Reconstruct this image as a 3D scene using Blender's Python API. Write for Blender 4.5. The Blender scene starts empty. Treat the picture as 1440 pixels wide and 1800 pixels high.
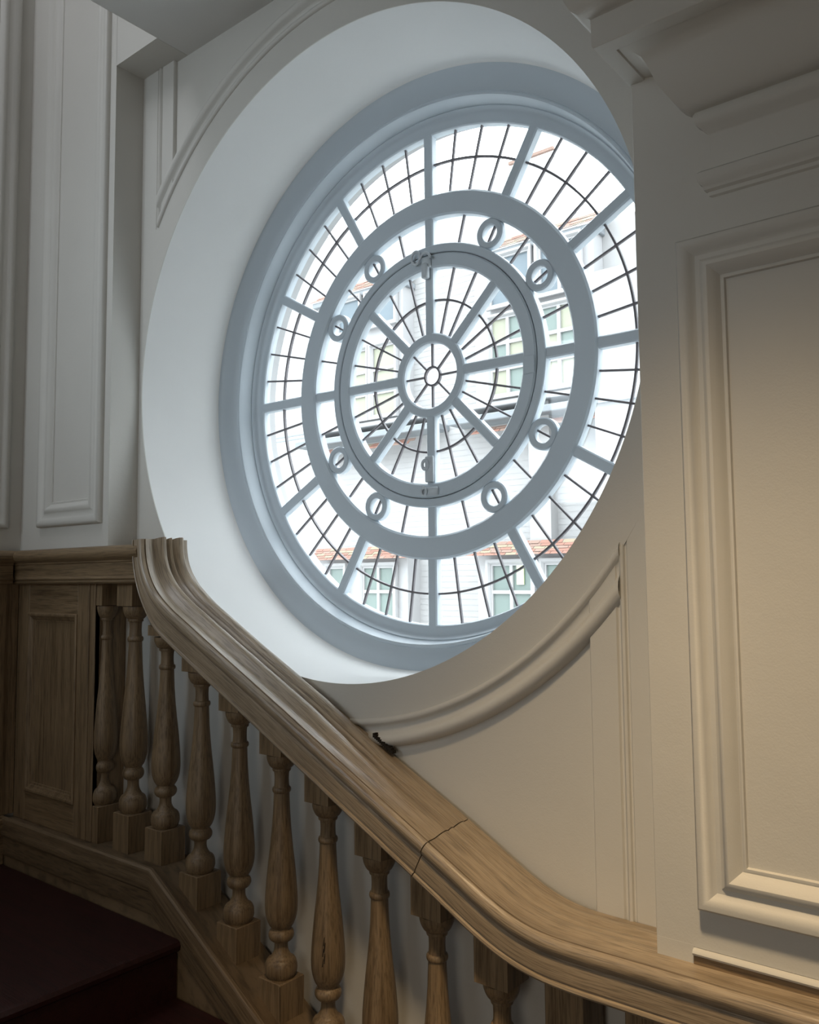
import bpy, math, random
from mathutils import Vector, Matrix
random.seed(4)
sc = bpy.context.scene
COL = sc.collection
pi = math.pi

# ------------------------------------------------------------------ camera
CAM = Vector((1.643, -2.141, -0.650))
YAW, PIT, ROL, FPX = -0.6800, 0.0777, -0.0090, 1497.9
cy, sy, cp, sp = math.cos(YAW), math.sin(YAW), math.cos(PIT), math.sin(PIT)
fwd = Vector((sy*cp, cy*cp, sp)); rgt = Vector((cy, -sy, 0)); upv = rgt.cross(fwd)
c_, s_ = math.cos(ROL), math.sin(ROL)
R_, U_ = c_*rgt + s_*upv, -s_*rgt + c_*upv
cd = bpy.data.cameras.new('camera'); cam = bpy.data.objects.new('camera', cd); COL.objects.link(cam)
cd.sensor_fit = 'HORIZONTAL'; cd.sensor_width = 36.0; cd.lens = 36.0*FPX/1440.0; cd.clip_start = 0.05
cam.matrix_world = Matrix(((R_.x, U_.x, -fwd.x, CAM.x), (R_.y, U_.y, -fwd.y, CAM.y), (R_.z, U_.z, -fwd.z, CAM.z), (0, 0, 0, 1)))
sc.camera = cam

# ------------------------------------------------------------------ world, lights, exposure
SKY = 10.5
w = bpy.data.worlds.new('overcast'); sc.world = w; w.use_nodes = True
bg = w.node_tree.nodes['Background']
# overcast sky: zenith three times as bright as the horizon
_t = w.node_tree; _g = _t.nodes.new('ShaderNodeTexCoord'); _s = _t.nodes.new('ShaderNodeSeparateXYZ'); _m = _t.nodes.new('ShaderNodeMapRange')
_t.links.new(_g.outputs['Generated'], _s.inputs[0]); _t.links.new(_s.outputs['Z'], _m.inputs[0])
_m.inputs[1].default_value = 0.0; _m.inputs[2].default_value = 1.0; _m.inputs[3].default_value = SKY/3; _m.inputs[4].default_value = SKY
_t.links.new(_m.outputs[0], bg.inputs[1]); bg.inputs[0].default_value = (0.90, 0.96, 1.0, 1)
sc.view_settings.view_transform = 'Standard'; sc.view_settings.look = 'None'
sc.view_settings.gamma = 1.0; sc.view_settings.use_curve_mapping = False
sc.view_settings.exposure = 0.0
sc.cycles.use_denoising = True
sc.cycles.max_bounces = 10; sc.cycles.diffuse_bounces = 6
sc.cycles.sample_clamp_indirect = 6.0

def area(name, loc, target, size, power, color, portal=False, spread=None):
    d = bpy.data.lights.new(name, 'AREA'); d.shape = 'RECTANGLE'; d.size, d.size_y = size
    d.energy = power; d.color = color
    if spread: d.spread = spread
    if portal: d.cycles.is_portal = True
    o = bpy.data.objects.new(name, d); COL.objects.link(o); o.location = loc
    o.rotation_euler = (Vector(target) - Vector(loc)).to_track_quat('-Z', 'Y').to_euler()
    return o
area('window_portal', (0, 0.16, 0), (0, -1, 0), (1.66, 1.66), 1.0, (1, 1, 1), portal=True)
area('stairwell_skylight', (-1.05, -2.0, 2.9), (-1.35, -0.9, 0.0), (0.8, 1.4), 19.0, (0.90, 0.93, 1.0))
area('hall_daylight', (-1.0, -3.5, 0.5), (-0.35, 0.0, 0.15), (1.0, 1.2), 4.0, (0.78, 0.90, 1.0), spread=math.radians(62))  # added cool fill that lifts the window frame; no known opening behind it
area('hall_lamp', (1.3, -3.35, -0.9), (0.3, -0.5, -1.4), (1.0, 1.0), 8.0, (1.0, 0.91, 0.79))  # added warm fill for the lower balusters and wall; no lamp known here
sd = bpy.data.lights.new('ceiling_downlight', 'SPOT'); sd.energy = 250.0; sd.color = (1.0, 0.74, 0.44)
sd.spot_size = math.radians(61); sd.spot_blend = 1.0; sd.shadow_soft_size = 0.12
so = bpy.data.objects.new('ceiling_downlight', sd); COL.objects.link(so); so.location = (1.30, -1.70, 1.05)
so.rotation_euler = (Vector((1.10, -1.05, -1.6)) - so.location).to_track_quat('-Z', 'Y').to_euler()

# ------------------------------------------------------------------ materials
def mat(name, color, rough=0.6, spec=0.4):
    m = bpy.data.materials.new(name); m.use_nodes = True
    b = m.node_tree.nodes['Principled BSDF']
    b.inputs['Base Color'].default_value = (*color, 1); b.inputs['Roughness'].default_value = rough
    b.inputs['Specular IOR Level'].default_value = spec
    return m
def nd(m, t, **kw):
    n = m.node_tree.nodes.new(t)
    for k, v in kw.items(): setattr(n, k, v)
    return n
def lk(m, a, b): m.node_tree.links.new(a, b)
def bsdf(m): return m.node_tree.nodes['Principled BSDF']

def paint(name, color, rough=0.5, bump=0.15, scale=1.0):
    m = mat(name, color, rough, 0.35); b = bsdf(m)
    tc = nd(m, 'ShaderNodeTexCoord')
    n1 = nd(m, 'ShaderNodeTexNoise'); n1.inputs['Scale'].default_value = 260*scale; n1.inputs['Detail'].default_value = 3
    n2 = nd(m, 'ShaderNodeTexNoise'); n2.inputs['Scale'].default_value = 14*scale; n2.inputs['Detail'].default_value = 5
    n3 = nd(m, 'ShaderNodeTexNoise'); n3.inputs['Scale'].default_value = 3*scale; n3.inputs['Detail'].default_value = 4
    for n in (n1, n2, n3): lk(m, tc.outputs['Object'], n.inputs['Vector'])
    ad = nd(m, 'ShaderNodeMath', operation='MULTIPLY_ADD'); ad.inputs[1].default_value = 0.18
    lk(m, n1.outputs[0], ad.inputs[0]); lk(m, n2.outputs[0], ad.inputs[2])
    bp = nd(m, 'ShaderNodeBump'); bp.inputs['Strength'].default_value = bump; bp.inputs['Distance'].default_value = 0.006
    lk(m, ad.outputs[0], bp.inputs['Height']); lk(m, bp.outputs[0], b.inputs['Normal'])
    mr = nd(m, 'ShaderNodeMapRange'); mr.inputs[3].default_value = 0.94; mr.inputs[4].default_value = 1.04
    lk(m, n3.outputs[0], mr.inputs[0])
    mx = nd(m, 'ShaderNodeMix', data_type='RGBA', blend_type='MULTIPLY'); mx.inputs[0].default_value = 1
    mx.inputs[6].default_value = (*color, 1); lk(m, mr.outputs[0], mx.inputs[7]); lk(m, mx.outputs[2], b.inputs['Base Color'])
    return m

def oak(name, light, dark, axis='Z', uv=False, rough=0.42):
    """straight oak grain running along one axis (or along U)"""
    m = mat(name, light, rough, 0.45); b = bsdf(m)
    tc = nd(m, 'ShaderNodeTexCoord'); mp = nd(m, 'ShaderNodeMapping')
    lk(m, tc.outputs['UV' if uv else 'Object'], mp.inputs[0])
    st = {'X': (1.2, 26, 26), 'Y': (26, 1.2, 26), 'Z': (26, 26, 1.2)}[axis]
    mp.inputs['Scale'].default_value = (1.2, 26, 1) if uv else st
    n1 = nd(m, 'ShaderNodeTexNoise'); n1.inputs['Scale'].default_value = 1.4; n1.inputs['Detail'].default_value = 6; n1.inputs['Roughness'].default_value = 0.65; n1.inputs['Distortion'].default_value = 0.9
    n2 = nd(m, 'ShaderNodeTexNoise'); n2.inputs['Scale'].default_value = 12; n2.inputs['Detail'].default_value = 4
    n3 = nd(m, 'ShaderNodeTexNoise'); n3.inputs['Scale'].default_value = 5; n3.inputs['Detail'].default_value = 3
    lk(m, mp.outputs[0], n1.inputs['Vector']); lk(m, mp.outputs[0], n2.inputs['Vector']); lk(m, tc.outputs['Object'], n3.inputs['Vector'])
    cr = nd(m, 'ShaderNodeValToRGB'); e = cr.color_ramp.elements
    e[0].position = 0.30; e[0].color = (*dark, 1); e[1].position = 0.66; e[1].color = (*light, 1)
    mid = e.new(0.47); mid.color = tuple(0.35*dark[i]+0.65*light[i] for i in range(3)) + (1,)
    lk(m, n1.outputs[0], cr.inputs[0])
    r2 = nd(m, 'ShaderNodeMapRange'); r2.inputs[1].default_value = 0.36; r2.inputs[2].default_value = 0.52; r2.inputs[3].default_value = 0.62; r2.inputs[4].default_value = 1.0
    lk(m, n2.outputs[0], r2.inputs[0])
    mx = nd(m, 'ShaderNodeMix', data_type='RGBA', blend_type='MULTIPLY'); mx.inputs[0].default_value = 1
    lk(m, cr.outputs[0], mx.inputs[6]); lk(m, r2.outputs[0], mx.inputs[7])
    r3 = nd(m, 'ShaderNodeMapRange'); r3.inputs[3].default_value = 0.78; r3.inputs[4].default_value = 1.15; lk(m, n3.outputs[0], r3.inputs[0])
    mx2 = nd(m, 'ShaderNodeMix', data_type='RGBA', blend_type='MULTIPLY'); mx2.inputs[0].default_value = 1
    lk(m, mx.outputs[2], mx2.inputs[6]); lk(m, r3.outputs[0], mx2.inputs[7]); lk(m, mx2.outputs[2], b.inputs['Base Color'])
    bp = nd(m, 'ShaderNodeBump'); bp.inputs['Strength'].default_value = 0.25; bp.inputs['Distance'].default_value = 0.003
    lk(m, n2.outputs[0], bp.inputs['Height']); lk(m, bp.outputs[0], b.inputs['Normal'])
    return m

M = {}
M['wall'] = paint('cream_wall_paint', (0.60, 0.585, 0.545), 0.55, 0.22)
M['reveal'] = paint('white_reveal_paint', (0.78, 0.785, 0.775), 0.5, 0.05)
M['frame'] = paint('grey_white_gloss_paint', (0.49, 0.55, 0.60), 0.4, 0.04)
M['ceiling'] = paint('ceiling_paint', (0.66, 0.655, 0.635), 0.7, 0.10)
OL, OD = (0.285, 0.200, 0.115), (0.130, 0.083, 0.042)
M['oak_z'] = oak('oak_upright', OL, OD, 'Z')
M['oak_x'] = oak('oak_level', OL, OD, 'X')
M['oak_y'] = oak('oak_cross', OL, OD, 'Y')
M['rail'] = oak('oak_handrail', (0.40, 0.315, 0.220), (0.235, 0.175, 0.115), uv=True, rough=0.30)
bsdf(M['rail']).inputs['Specular IOR Level'].default_value = 0.75
M['string'] = oak('oak_string_shaded', (0.24, 0.17, 0.10), (0.11, 0.072, 0.038), uv=True, rough=0.5)  # same oak, with the dimness of the lower left put into its colour
M['floor'] = oak('dark_red_floor', (0.036, 0.0075, 0.0065), (0.018, 0.0035, 0.003), 'X', rough=0.5)
M['lead'] = mat('lead_came', (0.16, 0.15, 0.16), 0.6, 0.4)
M['dark'] = mat('dark_gap', (0.03, 0.025, 0.02), 0.9, 0.1)
M['iron'] = paint('painted_iron', (0.50, 0.54, 0.57), 0.35, 0.05)
g = bpy.data.materials.new('window_glass'); g.use_nodes = True; nt = g.node_tree; nt.nodes.clear()
out = nt.nodes.new('ShaderNodeOutputMaterial'); mxs = nt.nodes.new('ShaderNodeMixShader')
tr = nt.nodes.new('ShaderNodeBsdfTransparent'); tr.inputs[0].default_value = (0.97, 0.98, 0.98, 1)
gl = nt.nodes.new('ShaderNodeBsdfGlossy'); gl.inputs['Roughness'].default_value = 0.03
mxs.inputs[0].default_value = 0.05
nt.links.new(tr.outputs[0], mxs.inputs[1]); nt.links.new(gl.outputs[0], mxs.inputs[2]); nt.links.new(mxs.outputs[0], out.inputs[0])
M['glass'] = g
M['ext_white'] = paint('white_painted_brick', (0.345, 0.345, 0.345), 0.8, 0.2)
M['ext_trim'] = mat('white_exterior_trim', (0.36, 0.36, 0.365), 0.6)
M['ext_glass'] = mat('pale_green_window_glass', (0.15, 0.195, 0.18), 0.45, 0.5)
M['ext_glass_y'] = mat('yellowish_window_glass', (0.27, 0.28, 0.21), 0.45, 0.5)
M['ext_glass_b'] = mat('blue_grey_window_glass', (0.115, 0.15, 0.175), 0.45, 0.5)
M['curtain'] = mat('bright_yellow_green_curtain', (0.72, 0.85, 0.45), 0.8)  # light in a far pane, given as a bright surface colour
M['tile_a'] = mat('terracotta_tile', (0.24, 0.125, 0.095), 0.8)
M['tile_b'] = mat('weathered_terracotta_tile', (0.23, 0.155, 0.125), 0.85)
M['tile_c'] = mat('mossy_buff_tile', (0.25, 0.205, 0.145), 0.85)
M['ext_lead'] = mat('grey_lead_roof', (0.20, 0.22, 0.235), 0.6)
M['ground'] = mat('yard_paving', (0.45, 0.45, 0.44), 0.9)

# ------------------------------------------------------------------ helpers
def link(name, me, m, parent=None, **props):
    o = bpy.data.objects.new(name, me); COL.objects.link(o)
    if m and not me.materials: me.materials.append(m)
    if parent: o.parent = parent
    for k, v in props.items(): o[k] = v
    return o
def mesh(name, verts, faces, smooth=None, uvs=None):
    me = bpy.data.meshes.new(name); me.from_pydata([tuple(v) for v in verts], [], faces)
    if uvs:
        ul = me.uv_layers.new(name='UVMap')
        for l in me.loops: ul.data[l.index].uv = uvs[l.vertex_index]
    me.update()
    if smooth is not None:
        for p in me.polygons: p.use_smooth = True
        me.set_sharp_from_angle(angle=math.radians(smooth))
    return me
class MB:
    def __init__(s): s.v = []; s.f = []; s.uv = []
    def add(s, v, f, uv=None):
        n = len(s.v); s.v += [tuple(p) for p in v]; s.f += [tuple(i+n for i in q) for q in f]
        s.uv += uv if uv else [(0, 0)]*len(v); return s
    def box(s, x0, x1, y0, y1, z0, z1, ch=0.0):
        if x0 > x1: x0, x1 = x1, x0
        if y0 > y1: y0, y1 = y1, y0
        if z0 > z1: z0, z1 = z1, z0
        if ch <= 0:
            v = [(x, y, z) for z in (z0, z1) for y in (y0, y1) for x in (x0, x1)]
            f = [(0, 2, 3, 1), (4, 5, 7, 6), (0, 1, 5, 4), (2, 6, 7, 3), (0, 4, 6, 2), (1, 3, 7, 5)]
            return s.add(v, f)
        # chamfered box
        v = []; idx = {}
        for i, x in enumerate((x0, x1)):
            for j, y in enumerate((y0, y1)):
                for k, z in enumerate((z0, z1)):
                    sx, sy_, sz = (1 if i == 0 else -1), (1 if j == 0 else -1), (1 if k == 0 else -1)
                    for a, p in (('x', (x, y+sy_*ch, z+sz*ch)), ('y', (x+sx*ch, y, z+sz*ch)), ('z', (x+sx*ch, y+sy_*ch, z))):
                        idx[(i, j, k, a)] = len(v); v.append(p)
        I = lambda *t: idx[t]
        f = []
        for i in (0, 1): f.append((I(i, 0, 0, 'x'), I(i, 1, 0, 'x'), I(i, 1, 1, 'x'), I(i, 0, 1, 'x')))
        for j in (0, 1): f.append((I(0, j, 0, 'y'), I(1, j, 0, 'y'), I(1, j, 1, 'y'), I(0, j, 1, 'y')))
        for k in (0, 1): f.append((I(0, 0, k, 'z'), I(1, 0, k, 'z'), I(1, 1, k, 'z'), I(0, 1, k, 'z')))
        for j in (0, 1):
            for k in (0, 1): f.append((I(0, j, k, 'y'), I(1, j, k, 'y'), I(1, j, k, 'z'), I(0, j, k, 'z')))
        for i in (0, 1):
            for k in (0, 1): f.append((I(i, 0, k, 'x'), I(i, 1, k, 'x'), I(i, 1, k, 'z'), I(i, 0, k, 'z')))
        for i in (0, 1):
            for j in (0, 1): f.append((I(i, j, 0, 'x'), I(i, j, 1, 'x'), I(i, j, 1, 'y'), I(i, j, 0, 'y')))
        for i in (0, 1):
            for j in (0, 1):
                for k in (0, 1): f.append((I(i, j, k, 'x'), I(i, j, k, 'y'), I(i, j, k, 'z')))
        return s.add(v, f)
    def extrude(s, prof, fn, t0, t1):
        """closed profile list; fn(p, t) -> 3D; prism from t0 to t1"""
        n = len(prof)
        v = [fn(p, t) for t in (t0, t1) for p in prof]
        f = [(i, (i+1) % n, n+(i+1) % n, n+i) for i in range(n)] + [tuple(range(n)), tuple(range(2*n-1, n-1, -1))]
        return s.add(v, f)
    def build(s, name, m, parent=None, smooth=None, **props):
        me = mesh(name, s.v, s.f, smooth, s.uv)
        # consistent normals
        import bmesh
        b = bmesh.new(); b.from_mesh(me); bmesh.ops.recalc_face_normals(b, faces=b.faces); b.to_mesh(me); b.free()
        if smooth is not None: me.set_sharp_from_angle(angle=math.radians(smooth))
        return link(name, me, m, parent, **props)
def empty(name, loc=(0, 0, 0), **props):
    o = bpy.data.objects.new(name, None); COL.objects.link(o); o.location = loc; o.empty_display_size = 0.1
    for k, v in props.items(): o[k] = v
    return o

def clip_mesh(me, xlim):
    import bmesh
    b = bmesh.new(); b.from_mesh(me)
    for sgn in (1, -1):
        bmesh.ops.bisect_plane(b, geom=b.verts[:]+b.edges[:]+b.faces[:], plane_co=(sgn*xlim, 0, 0), plane_no=(sgn, 0, 0), clear_outer=True)
    b.to_mesh(me); b.free()
def revolve(name, prof, m, parent=None, N=192, closed=True, smooth=30, cx=0, cz=0, clipx=None, zmin=None, a0=0, a1=2*pi, **props):
    """profile (r, y) turned round the Y axis through (cx, cz); angle 0 is up, clockwise seen from the room"""
    v = []; f = []; n = len(prof); full = abs(a1-a0-2*pi) < 1e-6
    cnt = N if full else N+1
    for i in range(cnt):
        a = a0+(a1-a0)*i/N
        for r, y in prof: v.append((cx+r*math.sin(a), y, cz+r*math.cos(a)))
    for i in range(N):
        j = (i+1) % cnt
        for k in range(n if closed else n-1):
            k2 = (k+1) % n; f.append((i*n+k, j*n+k, j*n+k2, i*n+k2))
    if not full and closed: f += [tuple(range(n)), tuple(range((cnt-1)*n+n-1, (cnt-1)*n-1, -1))]
    me = mesh(name, v, f, smooth)
    import bmesh
    b = bmesh.new(); b.from_mesh(me); bmesh.ops.recalc_face_normals(b, faces=b.faces); b.to_mesh(me); b.free()
    if clipx: clip_mesh(me, clipx)
    me.set_sharp_from_angle(angle=math.radians(smooth))
    return link(name, me, m, parent, **props)
def frame_sweep(name, prof, x0, x1, z0, z1, ybase, m, parent=None, facing=None, smooth=35, **props):
    """mitred rectangular moulding; prof = (d inward from the outer edge, p proud towards -Y)"""
    v = []; f = []; n = len(prof)
    for (X, Z, sx, sz) in ((x0, z0, 1, 1), (x1, z0, -1, 1), (x1, z1, -1, -1), (x0, z1, 1, -1)):
        for d, p in prof:
            q = (X+sx*d, ybase-p, Z+sz*d)
            v.append(facing(q) if facing else q)
    for i in range(4):
        j = (i+1) % 4
        for k in range(n):
            k2 = (k+1) % n; f.append((i*n+k, j*n+k, j*n+k2, i*n+k2))
    mb = MB().add(v, f)
    return mb.build(name, m, parent, smooth, **props)

F = -0.441      # face of the window wall
N = -0.551      # face of the two wall piers either side of the bay
BX = 0.95       # half width of the bay
CZ = 1.158      # soffit of the bay / underside of the flight above

# ================================================================== SHELL
wall = empty('wall_front', (0, F, -2.6), kind='structure')
def at0(o, p):
    o.parent = p; o.matrix_parent_inverse = Matrix.Translation(-p.location)
    return o
REC = 0.014
# recessed field with the round hole
def plate(name, y, rin, x0, x1, z0, z1, m, parent, thick=0.02):
    K = 256; v = []; f = []
    # rectangle boundary points by angle
    angs = [2*pi*i/K for i in range(K)]
    ca = [math.atan2(x, z) % (2*pi) for x, z in ((x0, z0), (x1, z0), (x1, z1), (x0, z1))]
    angs = sorted(set([round(a, 6) for a in angs + ca]))
    for a in angs:
        s, c = math.sin(a), math.cos(a); t = 1e9
        if s > 1e-9: t = min(t, x1/s)
        if s < -1e-9: t = min(t, x0/s)
        if c > 1e-9: t = min(t, z1/c)
        if c < -1e-9: t = min(t, z0/c)
        for yy in (y, y+thick):
            v.append((rin*s, yy, rin*c)); v.append((t*s, yy, t*c))
    n = len(angs)
    for i in range(n):
        j = (i+1) % n; a, b = 4*i, 4*j
        f += [(a, b, b+1, a+1), (a+2, a+3, b+3, b+2), (a, a+2, b+2, b), (a+1, b+1, b+3, a+3)]
    return at0(MB().add(v, f).build(name, m), parent)
plate('wall_field', F+REC, 0.98, -1.10, 0.96, -2.60, CZ+0.05, M['wall'], wall)
# the flat band round the opening, clipped where it dies into the upright stiles
at0(revolve('architrave_band', [(0.9335, F), (1.035, F), (1.035, F+0.06), (0.95, F+0.06), (0.95, F+0.003), (0.9335, F+0.003)], M['wall'], clipx=0.952, N=256), wall)
# bolection moulding round the opening
pr = [(1.024, F+0.02), (1.024, F-0.001), (1.027, F-0.007), (1.033, F-0.009), (1.039, F-0.007), (1.042, F+0.000), (1.049, F+0.004),
      (1.057, F+0.0045), (1.063, F+0.000), (1.067, F-0.007), (1.073, F-0.0125), (1.081, F-0.0145), (1.089, F-0.012), (1.095, F-0.005), (1.099, F+0.004), (1.101, F+REC), (1.101, F+0.02)]
at0(revolve('architrave_moulding', pr, M['wall'], clipx=0.846, N=256, smooth=50), wall)
for s in (1, -1):
    xo = 0.953 if s > 0 else 1.10
    for t, ze in ((1, CZ+0.03), (-1, -2.6)):     # stile above and below the round opening
        pg = [(0.862, t*0.566), (0.905, t*0.495), (0.953, t*0.395), (xo, t*0.395), (xo, ze), (0.862, ze)]
        at0(MB().extrude(pg, lambda p, y, s=s: (s*p[0], y, p[1]), F+0.0004, F+0.05).build('stile', M['wall']), wall)
    up = [(0.768, F+REC+0.01), (0.768, F+0.004), (0.771, F+0.000), (0.833, F+0.000), (0.836, F+0.0055), (0.841, F+0.0055), (0.844, F-0.002), (0.848, F-0.0045),
          (0.853, F-0.002), (0.855, F+0.004), (0.859, F+0.004), (0.8618, F+0.001), (0.8618, F+0.04), (0.768, F+0.04)]
    for t_, ze in ((1, CZ+0.02), (-1, -2.6)):
        mb = MB().extrude(up, lambda p, t, s=s, ze=ze, t_=t_: (s*p[0], p[1], ze if t else t_*math.sqrt(1.032**2-p[0]**2)), 0, 1)
        at0(mb.build('panel_moulding', M['wall'], smooth=40), wall)
# round reveal (deep white drum)
at0(revolve('window_reveal', [(0.9335, F+0.003), (0.9335, -0.12), (0.9305, -0.112), (0.922, -0.106), (0.99, -0.08), (0.99, F+0.03)], M['reveal'], N=256, smooth=50), wall)

# piers
pl = empty('wall_front_left', (-1.25, N, -0.55), kind='structure')
mb = MB().box(-1.62, -BX, N, F+0.1, -0.56, 3.2); mb.box(-BX-0.001, -0.711, N, F+0.1, CZ, 3.2)
at0(mb.build('pier_face', M['wall']), pl)
at0(MB().box(-1.62, -1.101, F+0.001, F+0.1, -2.6, -0.56).build('pier_base', M['wall']), pl)
pr_w = empty('wall_front_right', (1.7, N, -1.33), kind='structure')
at0(MB().box(BX, 2.7, N, F+0.1, -1.332, CZ+0.02, 0.0015).build('pier_face', M['wall']), pr_w)
at0(MB().box(BX+0.0008, 1.0215, N-0.0003, F+0.05, -1.3645, -1.328).build('pier_foot', M['wall']), pr_w)
PM = [(0.0, -0.004), (0.0, 0.010), (0.002, 0.020), (0.007, 0.0265), (0.014, 0.028), (0.021, 0.0255), (0.028, 0.017), (0.036, 0.0125), (0.045, 0.0135), (0.050, 0.018),
      (0.055, 0.0225), (0.061, 0.0235), (0.068, 0.019), (0.075, 0.010), (0.080, 0.004), (0.083, 0.0055), (0.087, 0.0055), (0.089, 0.0), (0.089, -0.004)]
at0(frame_sweep('panel_moulding', PM, 1.037, 1.72, -1.257, -0.006, N, M['wall']), pr_w)
at0(frame_sweep('panel_moulding', PM, 1.86, 2.52, -1.257, -0.006, N, M['wall']), pr_w)
PL = [(d*1.02, p*0.75) for d, p in PM]
at0(frame_sweep('panel_moulding', PL, -1.405, -0.985, -0.452, 2.7, N, M['wall']), pl)
# cornice of the right pier: diagonal profile (projection, height), returned at its left end
CP = [(0.0, 0.068), (0.005, 0.071), (0.006, 0.078), (0.012, 0.082), (0.014, 0.090), (0.020, 0.096), (0.022, 0.105), (0.022, 0.114), (0.016, 0.119), (0.002, 0.122), (0.001, 0.190),
      (0.004, 0.194), (0.009, 0.199), (0.012, 0.203), (0.020, 0.210), (0.024, 0.219), (0.024, 0.228), (0.020, 0.235), (0.026, 0.2365), (0.032, 0.238), (0.044, 0.247), (0.056, 0.262), (0.067, 0.279),
      (0.074, 0.292), (0.079, 0.306), (0.086, 0.326), (0.094, 0.342), (0.105, 0.350), (0.116, 0.354), (0.126, 0.3555), (0.128, 0.352), (0.134, 0.351), (0.160, 0.3525), (0.1625, 0.356), (0.163, 0.409),
      (0.168, 0.412), (0.180, 0.416), (0.191, 0.424), (0.199, 0.440), (0.206, 0.460), (0.216, 0.475), (0.222, 0.480), (0.222, 0.495), (0.0, 0.495)]
X0C = 1.107
v = []; f = []; n = len(CP)
for st in range(3):
    for p, z in CP:
        if st == 0: v.append((X0C-p, N+0.05, z))
        elif st == 1: v.append((X0C-p, N-p, z))
        else: v.append((2.7, N-p, z))
for st in range(2):
    for k in range(n-1): f.append((st*n+k, (st+1)*n+k, (st+1)*n+k+1, st*n+k+1))
f += [tuple(range(n)), tuple(range(3*n-1, 2*n-1, -1))]
at0(MB().add(v, f).build('cornice', M['wall'], smooth=38), pr_w)
# painted bead and bare board beneath the right pier
bd = [(N+0.02, -1.345), (N-0.003, -1.345), (N-0.008, -1.343), (N-0.010, -1.339), (N-0.008, -1.335), (N-0.003, -1.332), (N+0.02, -1.331)]
at0(MB().extrude(bd, lambda p, t: (t, p[0], p[1]), 1.022, 2.7).build('base_bead', M['wall'], smooth=40), pr_w)
at0(MB().box(1.0214, 2.7, N-0.002, F+0.06, -1.56, -1.345).build('base_board', M['oak_x']), pr_w)

# left wall, ceilings, floor, remaining room
wl = empty('wall_left', (-1.55, -2, -2.6), kind='structure')
at0(MB().box(-1.64, -1.55, -3.7, F+0.5, -3.2, 3.2).build('wall_face', M['wall']), wl)
fac = lambda q: (-1.55+(N-q[1]), q[0], q[2])
at0(frame_sweep('panel_moulding', PL, -1.60, -0.605, -0.452, 2.7, N, M['wall'], facing=fac), wl)
link('wall_right', MB().box(2.7, 2.8, -3.7, 0.16, -3.2, 3.2).build('t', M['wall']).data, None, kind='structure')
link('wall_back', MB().box(-1.64, 2.8, -3.8, -3.7, -3.2, 3.2).build('t', M['wall']).data, None, kind='structure')
for o in [o for o in COL.objects if o.name.startswith('t') and o.name.split('.')[0] == 't']: bpy.data.objects.remove(o)
ceil = MB(); ceil.box(-0.71, 2.8, -3.8, F+0.1, CZ, CZ+0.30);
ceil.build('ceiling', M['ceiling'], kind='structure')
MB().box(-1.64, 2.8, -3.8, 0.16, 3.2, 3.3).build('ceiling', M['ceiling'], kind='structure')
MB().box(-1.64, 2.8, -3.8, 0.16, -3.2, -3.1).build('floor', M['floor'], kind='structure')
# outer skin of the building, with the round hole
plate('outer_wall', 0.045, 0.822, -4.0, 4.0, -3.6, 4.2, M['ext_white'], wall, 0.035)

# ================================================================== WINDOW
win = empty('window_1', (0, 0, -0.9), kind='structure')
fr = [(0.797, 0.030), (0.797, 0.004), (0.800, 0.0), (0.812, -0.001), (0.826, -0.004), (0.834, -0.010), (0.838, -0.018), (0.8405, -0.021), (0.844, -0.020), (0.846, -0.026),
      (0.847, -0.028), (0.849, -0.060), (0.8525, -0.0725), (0.857, -0.0755), (0.861, -0.074), (0.864, -0.070), (0.872, -0.074), (0.886, -0.083), (0.902, -0.096), (0.914, -0.104), (0.926, -0.110), (0.94, -0.112), (0.95, -0.05), (0.90, 0.045)]
at0(revolve('frame', fr, M['frame'], N=256, smooth=32), win)
def ring(name, ri, ro, y0, y1, par, c=0.004, cx=0, cz=0, n=128, inset=0.0, m=None):
    p = [(ri+inset, y1), (ri, y0+c), (ri+c, y0), (ro-c, y0), (ro, y0+c), (ro-inset, y1)]
    return at0(revolve(name, p, m or M['frame'], N=n, smooth=35, cx=cx, cz=cz), par) if par else revolve(name, p, m or M['frame'], N=n, smooth=35, cx=cx, cz=cz)
GY = 0.017      # glass plane
ring('glazing_ring', 0.517, 0.592, -0.006, 0.028, win, 0.006)
ring('glazing_ring', 0.398, 0.426, -0.003, 0.028, win, 0.003)
cas = at0(ring('casement', 0.350, 0.3955, -0.005, 0.028, None, 0.005), win)
at0(revolve('casement_stop', [(0.388, 0.026), (0.388, 0.007), (0.404, 0.007), (0.404, 0.026)], M['lead'], N=128), win)
cas['label'] = 'round pivoting casement ring at the heart of the window'
def bar(name, ang, r0, r1, wd, y0, y1, m, parent, c=0.004):
    h = wd/2
    sec = [(-h, y1), (-h, y0+c), (-h+c, y0), (h-c, y0), (h, y0+c), (h, y1)]
    s, co = math.sin(ang), math.cos(ang)
    mb = MB().extrude(sec, lambda p, t: (t*s+p[0]*co, p[1], t*co-p[0]*s), r0, r1)
    o = mb.build(name, m, smooth=30); o.parent = parent
    return o
def P0(o):    # children made in world coordinates under win
    o.matrix_parent_inverse = Matrix.Translation(-win.location); return o
D = math.radians
for k in range(12):
    P0(bar('glazing_bar', D(30*k), 0.585, 0.803, 0.034, 0.0, 0.028, M['frame'], win))
for k in range(4):
    P0(bar('glazing_bar', D(90*k), 0.420, 0.522, 0.034, 0.002, 0.028, M['frame'], win))
for a in (30, 60, 120, 150, 210, 240, 300, 330):
    o = revolve('bullseye_ring', [(0.027, 0.026), (0.027, 0.004), (0.030, 0.0), (0.044, 0.0), (0.048, 0.004), (0.048, 0.026)], M['frame'], N=40, cx=0.4715*math.sin(D(a)), cz=0.4715*math.cos(D(a)))
    o.parent = win; P0(o)
IDN = Matrix.Identity(4)
def inC(o): o.parent = cas; o.matrix_parent_inverse = IDN; return o
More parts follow.
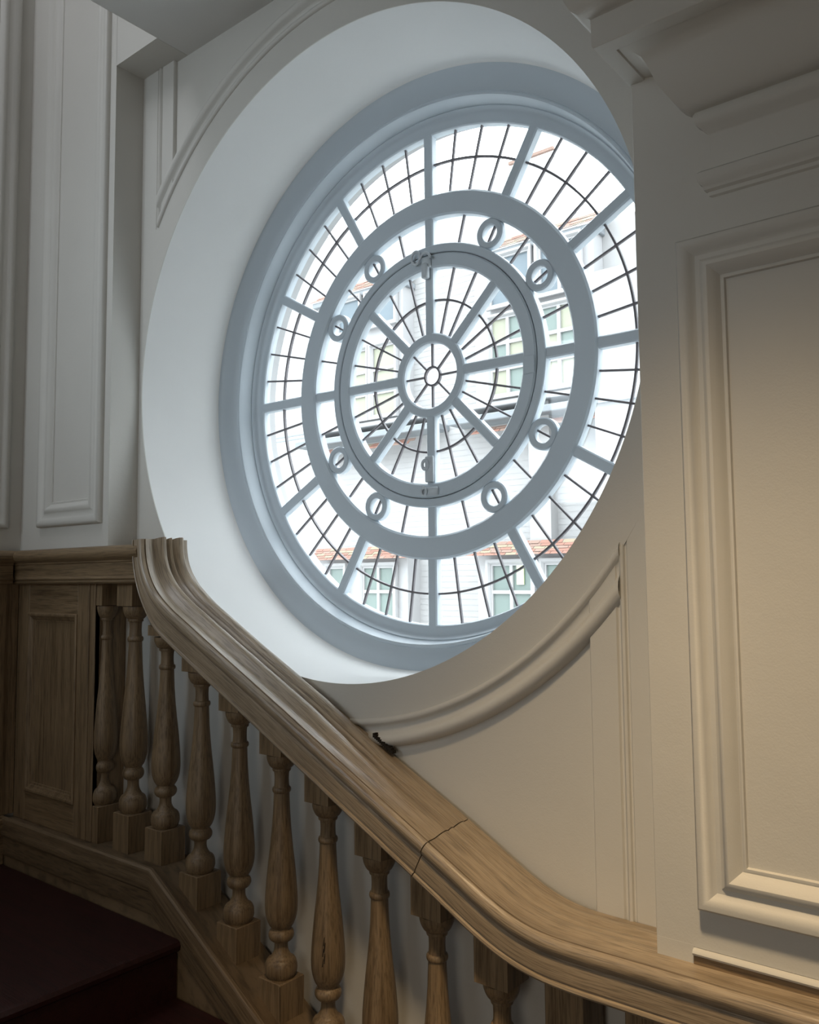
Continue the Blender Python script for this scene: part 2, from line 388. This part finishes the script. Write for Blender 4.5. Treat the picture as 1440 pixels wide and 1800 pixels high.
for k in range(8):
    inC(bar('glazing_bar', D(45*k), 0.132, 0.354, 0.031, -0.001, 0.028, M['frame'], cas))
o = revolve('hub_ring', [(0.106, 0.028), (0.106, 0.002), (0.110, -0.003), (0.133, -0.003), (0.137, 0.002), (0.137, 0.028)], M['frame'], N=72); inC(o)
# leads: every came its own piece
LW = 0.0062
def came_r(ang, r0, r1, par): return bar('lead_came', D(ang), r0, r1, LW, GY-0.005, GY+0.004, M['lead'], par, 0.0015)
def came_arc(r, a0, a1, par):
    nseg = max(4, int(abs(a1-a0)/2))
    p = [(r-LW/2, GY+0.005), (r-LW/2, GY-0.0045), (r+LW/2, GY-0.0045), (r+LW/2, GY+0.005)]
    o = revolve('lead_came', p, M['lead'], N=nseg, a0=D(a0), a1=D(a1)); o.parent = par; return o
for k in range(12):
    for j in (1, 2, 3): P0(came_r(30*k+7.5*j, 0.588, 0.802, win))
    P0(came_arc(0.700, 30*k+1.2, 30*k+28.8, win))
for a in range(15, 360, 15):
    if a % 90: P0(came_r(a, 0.424, 0.520, win))
for k in range(8):
    for j in (1, 2): inC(came_r(45*k+15*j, 0.134, 0.354, cas))
    inC(came_arc(0.247, 45*k+3, 45*k+42, cas))
    inC(came_r(45*k, 0.031, 0.110, cas))
inC(came_arc(0.030, 0, 360, cas))
# panes: every pane its own piece
pane_cache = {}
def pane(a0, a1, r0, r1, par):
    key = (round(a1-a0, 3), r0, r1)
    if key not in pane_cache:
        w_ = D(a1-a0); nn = max(1, int(math.degrees(w_)/6)+1); v = []; f = []
        for i in range(nn+1):
            t = w_*i/nn
            for r in (r0, r1):
                for y in (GY-0.0015, GY+0.0015): v.append((r*math.sin(t), y, r*math.cos(t)))
        for i in range(nn):
            a = 4*i; b = a+4
            f += [(a, b, b+2, a+2), (a+1, a+3, b+3, b+1), (a, a+1, b+1, b), (a+2, b+2, b+3, a+3)]
        f += [(0, 2, 3, 1), (4*nn, 4*nn+1, 4*nn+3, 4*nn+2)]
        me = mesh('pane', v, f); me.materials.append(M['glass']); pane_cache[key] = me
    o = bpy.data.objects.new('pane', pane_cache[key]); COL.objects.link(o); o.parent = par
    if par is win: o.matrix_parent_inverse = Matrix.Translation(-win.location)
    o.rotation_euler = (0, D(a0), 0)
    return o
for k in range(48):
    pane(7.5*k, 7.5*k+7.5, 0.590, 0.700, win); pane(7.5*k, 7.5*k+7.5, 0.700, 0.800, win)
for k in range(24): pane(15*k, 15*k+15, 0.424, 0.519, win)
for k in range(24):
    pane(15*k, 15*k+15, 0.135, 0.247, cas); pane(15*k, 15*k+15, 0.247, 0.352, cas)
for k in range(8): pane(45*k, 45*k+45, 0.030, 0.108, cas)
me = mesh('pane', [(0.030*math.sin(2*pi*i/16), GY, 0.030*math.cos(2*pi*i/16)) for i in range(16)], [tuple(range(16))])
inC(link('pane', me, M['glass'], cas))
# catches at the head and foot of the casement
def torus(mb, cx_, y, cz_, R, r, a0=0.0, a1=2*pi, n=18, k=8, tilt=0):
    v = []; f = []
    for i in range(n+1):
        a = a0+(a1-a0)*i/n
        for j in range(k):
            b = 2*pi*j/k; rr = R+r*math.cos(b)
            v.append((cx_+rr*math.sin(a), y-r*math.sin(b)*0.9, cz_+rr*math.cos(a)*(1.25)))
    for i in range(n):
        for j in range(k):
            j2 = (j+1) % k; f.append((i*k+j, (i+1)*k+j, (i+1)*k+j2, i*k+j2))
    mb.add(v, f)
mb = MB(); torus(mb, -0.040, -0.016, 0.392, 0.017, 0.004); mb.box(-0.018, 0.016, -0.016, -0.002, 0.352, 0.388, 0.003); mb.box(-0.012, 0.010, -0.026, -0.004, 0.315, 0.365, 0.004)
torus(mb, 0.0, -0.018, 0.372, 0.022, 0.004, D(-70), D(80))
inC(mb.build('catch', M['iron'], smooth=50))
mb = MB(); mb.box(-0.015, 0.018, -0.014, -0.002, -0.346, -0.262, 0.004); torus(mb, -0.010, -0.016, -0.290, 0.011, 0.005)
mb.box(-0.034, 0.036, -0.013, -0.003, -0.392, -0.362, 0.004); torus(mb, -0.016, -0.016, -0.376, 0.010, 0.004)
inC(mb.build('catch', M['iron'], smooth=50))
mb = MB().box(0.352, 0.392, -0.009, -0.003, -0.055, 0.000, 0.002)
inC(mb.build('pivot_plate', M['frame']))

# ================================================================== STAIR
# string carrying the balusters, level then sloping
SB = 0.585
def str_z(x):
    if x < -0.600: return -1.512
    return max(-1.512-(x+0.600)*SB, -2.34)
xs = [-1.53, -0.600, 0.815, 1.70]
string = empty('stair_string', (-0.60, -0.55, -1.7), label='oak closed string of the stair, level then raking down under the balusters', category='stair string')
def strip(name, prof, xs, zf, m, closed=True):
    v = []; f = []; n = len(prof); uv = []
    L = 0; last = None
    for x in xs:
        z = zf(x)
        if last is not None: L += math.hypot(x-last[0], z-last[1])
        last = (x, z)
        k = 0
        for i, (y, dz) in enumerate(prof):
            v.append((x, y, z+dz)); uv.append((L, k)); k += 0.02
    for i in range(len(xs)-1):
        for k in range(n):
            k2 = (k+1) % n; f.append((i*n+k, (i+1)*n+k, (i+1)*n+k2, i*n+k2))
    f += [tuple(range(n)), tuple(range(len(v)-1, len(v)-n-1, -1))]
    return MB().add(v, f, uv).build(name, m, smooth=35)
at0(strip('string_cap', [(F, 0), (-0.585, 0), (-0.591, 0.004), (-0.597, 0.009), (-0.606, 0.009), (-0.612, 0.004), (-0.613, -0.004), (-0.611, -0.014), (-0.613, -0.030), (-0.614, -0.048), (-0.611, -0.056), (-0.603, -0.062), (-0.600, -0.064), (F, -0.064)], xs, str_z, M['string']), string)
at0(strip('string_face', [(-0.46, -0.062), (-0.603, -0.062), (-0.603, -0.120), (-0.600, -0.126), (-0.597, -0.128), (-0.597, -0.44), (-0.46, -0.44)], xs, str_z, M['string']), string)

stairs = empty('staircase', (-0.45, -1.2, -3.1), label='dark red timber landing and steps descending beside the oak string', category='stairs')
SY0, SY1 = -0.6035, -2.0
def tread(x0, x1, z, name='tread'):
    pr_ = [(x0, z), (x1, z), (x1+0.012, z-0.004), (x1+0.018, z-0.014), (x1+0.016, z-0.026), (x1+0.006, z-0.034), (x0, z-0.034)]
    return at0(MB().extrude(pr_, lambda p, t: (p[0], t, p[1]), SY0, SY1).build(name, M['floor'], smooth=40), stairs)
LZ = -1.672; NX = -0.47
tread(-1.53, NX, LZ, 'landing_board')
at0(MB().box(NX-0.02, NX, SY0, SY1, LZ-0.20, LZ-0.03).build('riser', M['floor']), stairs)
for k in range(1, 6):
    x0 = NX+0.273*(k-1); z = LZ-0.162*k
    x1 = x0+0.273 if k < 5 else 2.65
    tread(x0-0.02, x1, z)
    if k < 5: at0(MB().box(x1-0.02, x1, SY0, SY1, z-0.20, z-0.03).build('riser', M['floor']), stairs)

# oak wainscot under the landing rail
wc = empty('wainscot', (-1.27, -0.56, -1.5), label='dark oak wainscot with one tall sunk panel beside the balusters', category='wainscot')
WY = -0.562
def wbox(nm, x0, x1, z0, z1, m, y0=WY, y1=-0.54, ch=0.0015): return at0(MB().box(x0, x1, y0, y1, z0, z1, ch).build(nm, m), wc)
wbox('stile', -1.53, -1.448, -1.512, -0.65, M['oak_z']); wbox('stile', -1.112, -1.040, -1.512, -0.65, M['oak_z']); wbox('stile', -1.038, -1.006, -1.512, -0.65, M['oak_z'], y0=WY+0.002)
wbox('top_rail', -1.447, -1.113, -0.765, -0.65, M['oak_x']); wbox('bottom_rail', -1.447, -1.113, -1.512, -1.405, M['oak_x'])
wbox('panel', -1.46, -1.10, -1.42, -0.75, M['oak_z'], y0=-0.549, y1=-0.538)
at0(frame_sweep('panel_moulding', [(0, -0.014), (0, 0.004), (0.004, 0.007), (0.010, 0.006), (0.016, 0.000), (0.024, -0.004), (0.026, -0.009), (0.032, -0.010), (0.034, -0.014)], -1.449, -1.111, -1.407, -0.763, WY, M['oak_z']), wc)
at0(MB().box(-1.06, -1.006, -0.556, F+0.02, -1.512, -0.65).build('end_post', M['oak_z']), wc)
# return of the wainscot along the left wall
wr = empty('wainscot', (-1.53, -1.3, -1.67), label='oak wainscot return on the left wall, at the picture edge', category='wainscot')
def wrb(nm, y0, y1, z0, z1, m, x0=-1.55, x1=-1.528): return at0(MB().box(x0, x1, y0, y1, z0, z1, 0.0015).build(nm, m), wr)
wrb('stile', -0.66, -0.563, -1.50, -0.65, M['oak_z']); wrb('stile', -1.30, -1.22, -1.50, -0.65, M['oak_z'])
wrb('top_rail', -1.219, -0.661, -0.76, -0.65, M['oak_y']); wrb('bottom_rail', -1.219, -0.661, -1.50, -1.39, M['oak_y'])
wrb('panel', -1.22, -0.66, -1.40, -0.75, M['oak_z'], x1=-1.539)
wrb('skirting', -2.0, -0.60, LZ, -1.50, M['oak_y'], x1=-1.518); wrb('skirting_moulding', -2.0, -0.60, -1.545, -1.51, M['oak_y'], x1=-1.506)
wrb('stile', -2.0, -1.301, -1.50, -0.65, M['oak_y'])

# level cap rail on the landing
CAPP = [(N+0.003, -0.530), (-0.585, -0.530), (-0.598, -0.532), (-0.609, -0.540), (-0.614, -0.552), (-0.611, -0.564), (-0.604, -0.572), (-0.596, -0.575), (-0.592, -0.579), (-0.592, -0.583), (-0.588, -0.586),
        (-0.588, -0.628), (-0.592, -0.632), (-0.594, -0.637), (-0.591, -0.641), (-0.588, -0.643), (-0.590, -0.648), (-0.587, -0.653), (-0.582, -0.655), (N+0.003, -0.655)]
cap = empty('cap_rail', (-1.1, -0.58, -0.6), label='level oak cap rail along the top of the wainscot', category='rail')
at0(MB().extrude([(y, z-0.004) for y, z in CAPP], lambda p, t: (t, p[0], p[1]), -1.53, -0.690).build('cap_length', M['oak_x'], smooth=40), cap)
at0(MB().box(-0.948, -0.690, F-0.002, N+0.003, -0.655, -0.536).build('cap_length', M['oak_x']), cap)
at0(MB().extrude([(-1.53-(y+0.56), z-0.004) for y, z in CAPP], lambda p, t: (p[0]-0.0, t, p[1]), -2.0, -0.60).build('cap_length', M['oak_y'], smooth=40), cap)

# handrail: moulded section swept down the rake, ramped up at the head, eased to level at the foot
RP = [(0.0, 0.0000), (0.022, 0.0000), (0.0245, 0.0095), (0.033, 0.0149), (0.045, 0.0142), (0.053, 0.0095), (0.059, 0.0027), (0.062, 0.0014), (0.066, 0.0081), (0.071, 0.0115), (0.077, 0.0095), (0.082, 0.0014), (0.084, 0.0007), (0.088, 0.0081), (0.095, 0.0142),
      (0.106, 0.0142), (0.116, 0.0095), (0.126, 0.0014), (0.135, -0.0012), (0.146, -0.0005), (0.1555, 0.0007), (0.1563, -0.0055), (0.1580, -0.0060), (0.160, 0.0000), (0.166, -0.0020), (0.170, -0.007), (0.1725, -0.014), (0.172, -0.022), (0.168, -0.029),
      (0.1635, -0.0325), (0.1615, -0.036), (0.1625, -0.040), (0.1630, -0.060), (0.1625, -0.078), (0.1600, -0.080), (0.1600, -0.083), (0.1645, -0.085), (0.1655, -0.090), (0.162, -0.095), (0.152, -0.097), (0.0, -0.097)]
key = [(-0.664, -0.520), (-0.662, -0.555), (-0.652, -0.600), (-0.628, -0.648), (-0.588, -0.692), (-0.525, -0.735), (-0.44, -0.780), (-0.30, -0.853), (-0.139, -0.936), (0.02, -1.0185), (0.176, -1.0995), (0.356, -1.193),
       (0.456, -1.245), (0.54, -1.289), (0.60, -1.3205), (0.66, -1.346), (0.72, -1.3605), (0.79, -1.366), (0.90, -1.3665), (1.2, -1.3665), (1.75, -1.3665)]
def cr(p0, p1, p2, p3, t):
    return 0.5*((2*p1)+(-p0+p2)*t+(2*p0-5*p1+4*p2-p3)*t*t+(-p0+3*p1-3*p2+p3)*t*t*t)
path = []
for i in range(len(key)-1):
    a, b, c2, d = key[max(i-1, 0)], key[i], key[i+1], key[min(i+2, len(key)-1)]
    for s in range(6):
        t = s/6; path.append((cr(a[0], b[0], c2[0], d[0], t), cr(a[1], b[1], c2[1], d[1], t)))
path.append(key[-1])
def rail_z(x):
    for (x0, z0), (x1, z1) in zip(path, path[1:]):
        if x0 <= x <= x1 and x1 > x0+1e-9: return z0+(z1-z0)*(x-x0)/(x1-x0)
    return path[-1][1]
def sweep(pts, prof, L0=0):
    v = []; f = []; uv = []; n = len(prof); L = L0
    for i, (x, z) in enumerate(pts):
        a = pts[max(i-1, 0)]; b = pts[min(i+1, len(pts)-1)]
        tx, tz = b[0]-a[0], b[1]-a[1]; l = math.hypot(tx, tz); nx, nz = -tz/l, tx/l
        if i: L += math.hypot(x-pts[i-1][0], z-pts[i-1][1])
        k = 0
        sx = 1.0
        if x < -0.55: sx = 0.45+0.55*max(0.0, min(1.0, (x+0.664)/0.114))
        for j, (u, h) in enumerate(prof):
            if j: k += math.hypot(u-prof[j-1][0], h-prof[j-1][1])
            hh = h if h > -0.034 else -0.034+(h+0.034)*sx
            if 0 < h: hh = h*(1.45 if x < 0.0 else 1.45-1.15*min(1.0, x/0.32))   # ridges worn flat towards the foot
            tl = (0.016 if x < 0.45 else max(0.007, 0.016-0.03*(x-0.45)))*max(0.0, 1-u/0.163)*min(1.0, max(0.0, (x+0.664)/0.08))
            v.append((x+nx*hh+(0.010*max(0.0, 1-u/0.163) if h > -0.09 else 0)*min(1.0, max(0.0, (x+0.667)/0.04))*min(1.0, max(0.0, (-0.30-x)/0.25)), F-u, z+nz*hh+tl+(0.30*hh if (x < -0.66 and i == 0 and h > 0) else 0))); uv.append((L, k))
    for i in range(len(pts)-1):
        for k in range(n):
            k2 = (k+1) % n; f.append((i*n+k, (i+1)*n+k, (i+1)*n+k2, i*n+k2))
    f += [tuple(range(n)), tuple(range(len(v)-1, len(v)-n-1, -1))]
    return MB().add(v, f, uv), L
hr = empty('handrail', (0.2, -0.52, -1.2), label='moulded oak handrail sweeping down across the foot of the round window', category='handrail')
j = min(range(len(path)), key=lambda i: abs(path[i][0]-0.445))
up_, dn = path[:j+1], path[j:]
up_ = up_[:-1]+[(up_[-1][0]-0.0012, up_[-1][1]+0.0006)]; dn = [(dn[0][0]+0.0012, dn[0][1]-0.0006)]+dn[1:]
RPn = [(max(u, 0.001), h) for u, h in RP]
m1, L1 = sweep(up_, RPn); at0(m1.build('rail_length', M['rail'], smooth=40), hr)
m2, _ = sweep(dn, RPn, L1+3.7); at0(m2.build('rail_length', M['rail'], smooth=40), hr)

jb = MB()
for q in range(12):
    xa = 0.152+0.0055*q; za = -1.048-0.0031*q
    jb.box(xa, xa+0.0062, F-0.0165, F-0.002, za-0.012, za-0.001-0.004*((q*7) % 3)/3)
at0(jb.build('open_joint', M['dark']), wall)
# balusters
BP = [(0, .036), (.0054, .040), (.012, .0425), (.019, .0437), (.0327, .043), (.041, .040), (.046, .0365), (.049, .0315), (.050, .0290), (.054, .0265), (.060, .0225), (.068, .0192), (.076, .0182), (.085, .0183), (.090, .0195), (.0915, .0240), (.094, .0280), (.099, .032), (.104, .0341), (.109, .0346),
      (.114, .0338), (.1185, .0315), (.1215, .0285), (.1225, .0272), (.1265, .0268), (.128, .0285), (.136, .034), (.147, .0385), (.158, .0415), (.169, .0432), (.180, .044), (.191, .0442), (.205, .0439), (.218, .0432), (.256, .0402), (.30, .0358), (.338, .0312), (.381, .0268), (.425, .0236), (.4685, .0218),
      (.482, .0215), (.483, .0235), (.486, .0252), (.490, .0257), (.494, .0252), (.4968, .0235), (.498, .0207), (.508, .0198), (.520, .0195), (.532, .0200), (.540, .0212), (.5405, .0245), (.544, .0255), (.5475, .0252), (.5485, .0262), (.5495, .028), (.553, .0318), (.558, .0350), (.564, .0378), (.570, .0400), (.577, .0412), (.584, .0412)]
def lathe_mesh(scale, smooth=40):
    K = 36; v = []; f = []
    for z, r in BP:
        for k in range(K):
            a = 2*pi*k/K; v.append((r*math.cos(a), r*math.sin(a), z*scale))
    for i in range(len(BP)-1):
        for k in range(K):
            k2 = (k+1) % K; f.append((i*K+k, i*K+k2, (i+1)*K+k2, (i+1)*K+k))
    f += [tuple(range(K-1, -1, -1)), tuple(range(len(v)-K, len(v)))]
    me = mesh('turned_shaft', v, f, smooth); me.materials.append(M['oak_z']); return me
shaft_me = lathe_mesh(1.0); shaft_long = lathe_mesh(0.660/0.584)
HB = 0.0432
BYC = -0.5125
names = ['first and leftmost, half hidden against the wainscot end post', 'long shaft, second from the wainscot, just left of the ramped rail head', 'third from the wainscot, standing at the bend of the string',
         'fourth from the wainscot, first one on the raking string', 'fifth from the wainscot, below the rake of the handrail', 'sixth from the wainscot, with a cracked base block',
         'seventh from the wainscot, with a dark crack on its belly', 'eighth from the wainscot, foot below the picture', 'ninth from the wainscot, just under the joint in the handrail',
         'tenth from the wainscot, where the handrail eases to level', 'eleventh from the wainscot, only its square top block in view', 'twelfth from the wainscot, at the picture foot under the level rail']
for i, nm in enumerate(names):
    xc = -0.8385+0.1765*(i-1)
    if i < 2: ztop, zb = -0.732, -1.394
    else:
        ztop = -0.8225-0.1008*(i-2); zb = -1.409-0.1008*(i-2)
        if i == 2: zb = -1.411
    if i > 10: ztop, zb = -1.62, -2.20
    sgn = empty('baluster', (xc, BYC, zb), label='turned oak baluster, '+nm, category='baluster', group='turned oak balusters under the handrail')
    tw = random.uniform(-0.02, 0.02)
    # shaft
    o = bpy.data.objects.new('turned_shaft', shaft_long if i < 2 else shaft_me); COL.objects.link(o); o.parent = sgn; o.rotation_euler = (0, 0, random.uniform(0, 6))
    # base block cut to the string
    zl, zr = str_z(xc-HB), str_z(xc+HB)
    c = 0.002
    v = [(-HB, -HB, zl-zb), (HB, -HB, zr-zb), (HB, HB, zr-zb), (-HB, HB, zl-zb),
         (-HB, -HB, -c), (HB, -HB, -c), (HB, HB, -c), (-HB, HB, -c),
         (-HB+c, -HB+c, 0), (HB-c, -HB+c, 0), (HB-c, HB-c, 0), (-HB+c, HB-c, 0)]
    q = lambda a: [(a+k, a+(k+1) % 4, a+4+(k+1) % 4, a+4+k) for k in range(4)]
    ff = [(3, 2, 1, 0)] + q(0) + q(4) + [(8, 9, 10, 11)]
    MB().add(v, ff).build('base_block', M['oak_z'], sgn)
    # top block up to the underside of the rail
    def under(x):
        if x < -0.70: return -0.655
        sl = (rail_z(x+0.01)-rail_z(x-0.01))/0.02
        return rail_z(x)-0.093*math.sqrt(1+sl*sl)+0.004
    ul, ur = (under(xc-HB), under(xc+HB)) if i > 1 else (-0.655, -0.655)
    zt = ztop
    if i == 2: ul = min(ul, -0.79)
    ul, ur = max(ul, zt+0.004), max(ur, zt+0.003)
    v = [(-HB, -HB, zt-zb), (HB, -HB, zt-zb), (HB, HB, zt-zb), (-HB, HB, zt-zb), (-HB, -HB, ul-zb), (HB, -HB, ur-zb), (HB, HB, ur-zb), (-HB, HB, ul-zb)]
    MB().add(v, [(3, 2, 1, 0), (4, 5, 6, 7)] + q(0)).build('top_block', M['oak_z'], sgn)
    if i == 5:
        MB().add([(HB-0.0008, -HB-0.0006, -0.09), (HB+0.0008, -HB-0.0006, -0.09), (HB+0.0012, -HB-0.0006, -0.004), (HB-0.0014, -HB-0.0006, -0.004)], [(0, 1, 2, 3)]).build('crack', M['dark'], sgn, label='dark drying crack along the block corner')
    if i == 6:   # the knot seen on the seventh baluster
        kb = MB()
        for t in range(7):
            ang = D(-62+random.uniform(-5, 5)); zz = 0.225+0.009*t-0.03+random.uniform(-.003, .003); rr = 0.0442
            kx, ky = rr*math.cos(ang), rr*math.sin(ang); tx_, ty_ = -math.sin(ang), math.cos(ang)
            kb.add([(kx-tx_*.0012, ky-ty_*.0012, zz-.010), (kx+tx_*.0014, ky+ty_*.0014, zz-.010), (kx+tx_*.0030, ky+ty_*.0030, zz+.010), (kx+tx_*.0014, ky+ty_*.0014, zz+.010)], [(0, 1, 2, 3)])
        kb.build('knot', M['dark'], sgn, label='dark crack in the baluster belly')

# ================================================================== THE HOUSE ACROSS THE YARD
hs = empty('building', (-4.5, 7.3, -4.0), label='white brick house with tiled bays seen through the round window', category='building')
WYH = 7.30
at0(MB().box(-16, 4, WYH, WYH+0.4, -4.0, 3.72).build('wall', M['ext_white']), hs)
at0(MB().box(-9.5, -3.6, WYH+0.3, WYH+0.7, 3.7, 4.94).build('attic_wall', M['ext_white']), hs)
def tiles(x0, x1, z0, z1, y0, y1, rows, nm='roof_tiles'):
    """hung tiles, laid course by course up a lean-to roof"""
    for ci, mk in enumerate(('tile_a', 'tile_b', 'tile_c')):
        mb = MB()
        rnd = random.Random(int(x0*100)+7)
        for r in range(rows):
            t0, t1 = r/rows, (r+1.25)/rows
            za, zb_ = z0+(z1-z0)*t0, z0+(z1-z0)*min(t1, 1.05); ya, yb = y0+(y1-y0)*t0, y0+(y1-y0)*min(t1, 1.05)
            x = x0+(0.06 if r % 2 else 0)+0.02*r
            while x < x1-0.02*r:
                wdt = 0.16; pick = rnd.choice((0, 0, 0, 1, 1, 2)); dz = rnd.uniform(-.006, .006)
                if pick == ci:
                    mb.add([(x, ya-.012+dz, za), (x+wdt-.008, ya-.012+dz, za), (x+wdt-.008, yb, zb_), (x, yb, zb_), (x, ya+.006, za), (x+wdt-.008, ya+.006, za)], [(0, 1, 2, 3), (0, 4, 5, 1), (0, 3, 4), (1, 5, 2)])
                x += wdt
        at0(mb.build(nm, M[mk], kind='stuff'), hs)
def hwin(x0, x1, z0, z1, y, glass, cols, rows, fw=0.06, bar_w=0.045, surround=0.045):
    o = at0(frame_sweep('window', [(0, 0), (0, 0.05), (surround*0.6, 0.05), (surround, 0.02), (surround+0.0, -0.05), (0.02, -0.05)], x0-surround, x1+surround, z0-surround, z1+surround, y, M['ext_trim']), hs)
    def ch(mb, nm, m): c = mb.build(nm, m); c.parent = o; c.matrix_parent_inverse = Matrix.Translation(-hs.location).inverted() if False else o.matrix_parent_inverse.inverted() if False else IDN; return c
    gw = (x1-x0)/cols; gh = (z1-z0)/rows if isinstance(rows, int) else None
    zs = [z0+(z1-z0)*k/rows for k in range(rows+1)] if isinstance(rows, int) else [z0]+[z0+(z1-z0)*t for t in rows]+[z1]
    for ic in range(cols):
        for ir in range(len(zs)-1):
            mm = glass[(ic+ir) % len(glass)] if isinstance(glass, (list, tuple)) else glass
            ch(MB().box(x0+gw*ic+bar_w/2, x0+gw*(ic+1)-bar_w/2, y+0.02, y+0.03, zs[ir]+bar_w/2, zs[ir+1]-bar_w/2), 'pane', M[mm])
    mb = MB()
    for ic in range(cols+1): mb.box(x0+gw*ic-bar_w/2, x0+gw*ic+bar_w/2, y-0.01, y+0.035, z0-0.02, z1+0.02)
    for zz in zs: mb.box(x0-.02, x1+.02, y-0.008, y+0.034, zz-bar_w/2, zz+bar_w/2)
    ch(mb, 'sash_bar', M['ext_trim'])
    return o
for (bx0, bx1, gl_u, gl_m, mus) in ((-7.66, -5.86, 'ext_glass_b', 'ext_glass_y', 0), (-4.72, -2.88, 'ext_glass_b', ('ext_glass_y', 'ext_glass_y', 'ext_glass'), 1)):
    # projecting bay
    at0(MB().box(bx0+0.08, bx1-0.02, 7.04, WYH+0.01, 1.60, 3.60, 0.01).build('bay', M['ext_trim']), hs)
    at0(MB().box(bx0+0.02, bx1+0.02, 6.98, WYH, 3.52, 3.60, 0.01).build('eaves_gutter', M['ext_lead']), hs)
    tiles(bx0, bx1+0.04, 3.61, 3.86, 6.96, 7.30, 5)
    # mid ledge: moulded cornice, lead flat, then a line of tiles
    at0(MB().box(bx0-0.05, bx1+0.35, 6.98, WYH, 1.55, 1.62, 0.01).build('sill', M['ext_trim']), hs)
    at0(MB().box(bx0-0.3, bx1+0.6, 6.92, WYH, 1.37, 1.46, 0.01).build('lead_flat', M['ext_lead']), hs)
    tiles(bx0, bx1+0.1, 1.22, 1.30, 6.98, 7.06, 2)
    # ground floor tiled skirt roof and bay
    tiles(bx0-0.02, bx1+0.12, -0.37, -0.20, 6.84, 7.04, 5)
    at0(MB().box(bx0+0.08, bx1+0.05, 7.02, WYH+0.01, -4.0, -0.36, 0.01).build('bay', M['ext_trim']), hs)
cx2 = -7.05
hwin(-7.10, -6.66, 3.02, 3.50, 6.995, 'ext_glass_b', 1, 1); hwin(-6.50, -5.98, 3.02, 3.50, 6.995, 'ext_glass_b', 1, 1)
hwin(-6.98, -6.52, 1.68, 2.70, 6.995, 'ext_glass_y', 1, 3); hwin(-6.42, -5.98, 1.68, 2.70, 6.995, 'ext_glass_y', 1, 3)
hwin(-4.36, -3.76, 2.86, 3.50, 6.995, 'ext_glass_b', 1, 1); hwin(-3.62, -3.06, 2.86, 3.50, 6.995, 'ext_glass_b', 2, 1)
hwin(-4.36, -3.84, 1.68, 2.70, 6.995, ('ext_glass_y', 'ext_glass'), 2, 3); hwin(-3.66, -3.06, 1.68, 2.70, 6.995, ('ext_glass_y', 'ext_glass_y', 'ext_glass'), 2, 3)
for (a, b, c3, g_) in ((-7.28, -6.97, 1, 'ext_glass'), (-6.60, -6.02, 2, 'ext_glass'), (-4.40, -3.80, 2, 'ext_glass'), (-3.62, -3.10, 2, 'ext_glass')):
    hwin(a, b, -1.32, -0.48, 6.98, g_, c3, (0.58,), surround=0.06)
at0(MB().box(-4.02, -3.92, 6.975, 6.992, -0.74, -0.50).build('curtain', M['curtain']), hs)  # flat bright piece painted for the yellow-green light in the pane
at0(MB().box(-4.40, -3.70, 7.56, 7.61, 5.02, 5.06).build('ridge', M['tile_b']), hs)
at0(MB().box(-3.9, -3.6, 7.12, 7.32, -4, 3.6).build('wall_buttress', M['ext_white']), hs)
# side wing that closes the yard on the right
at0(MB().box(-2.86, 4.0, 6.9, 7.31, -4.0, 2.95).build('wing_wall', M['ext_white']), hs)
at0(MB().box(-2.86, 4.0, 6.84, 6.91, 1.36, 1.40).build('string_course', M['ext_lead']), hs)
wire = MB()
for (za, zb_) in ((1.50, 1.47), (1.56, 1.56)):
    wire.box(-12, -7.6, 6.90, 6.92, za, za+0.02)
at0(wire.build('cable', M['ext_lead']), hs)
# pale lapped courses of the painted brickwork, kept as one mass: each course is a pixel or two high
mb = MB()
z = -3.9
while z < 3.6:
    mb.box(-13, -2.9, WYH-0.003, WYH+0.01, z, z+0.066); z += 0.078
at0(mb.build('brick_courses', M['ext_white'], kind='stuff'), hs)
MB().box(-30, 20, 0.3, 30, -4.1, -4.0).build('ground', M['ground'], kind='structure')
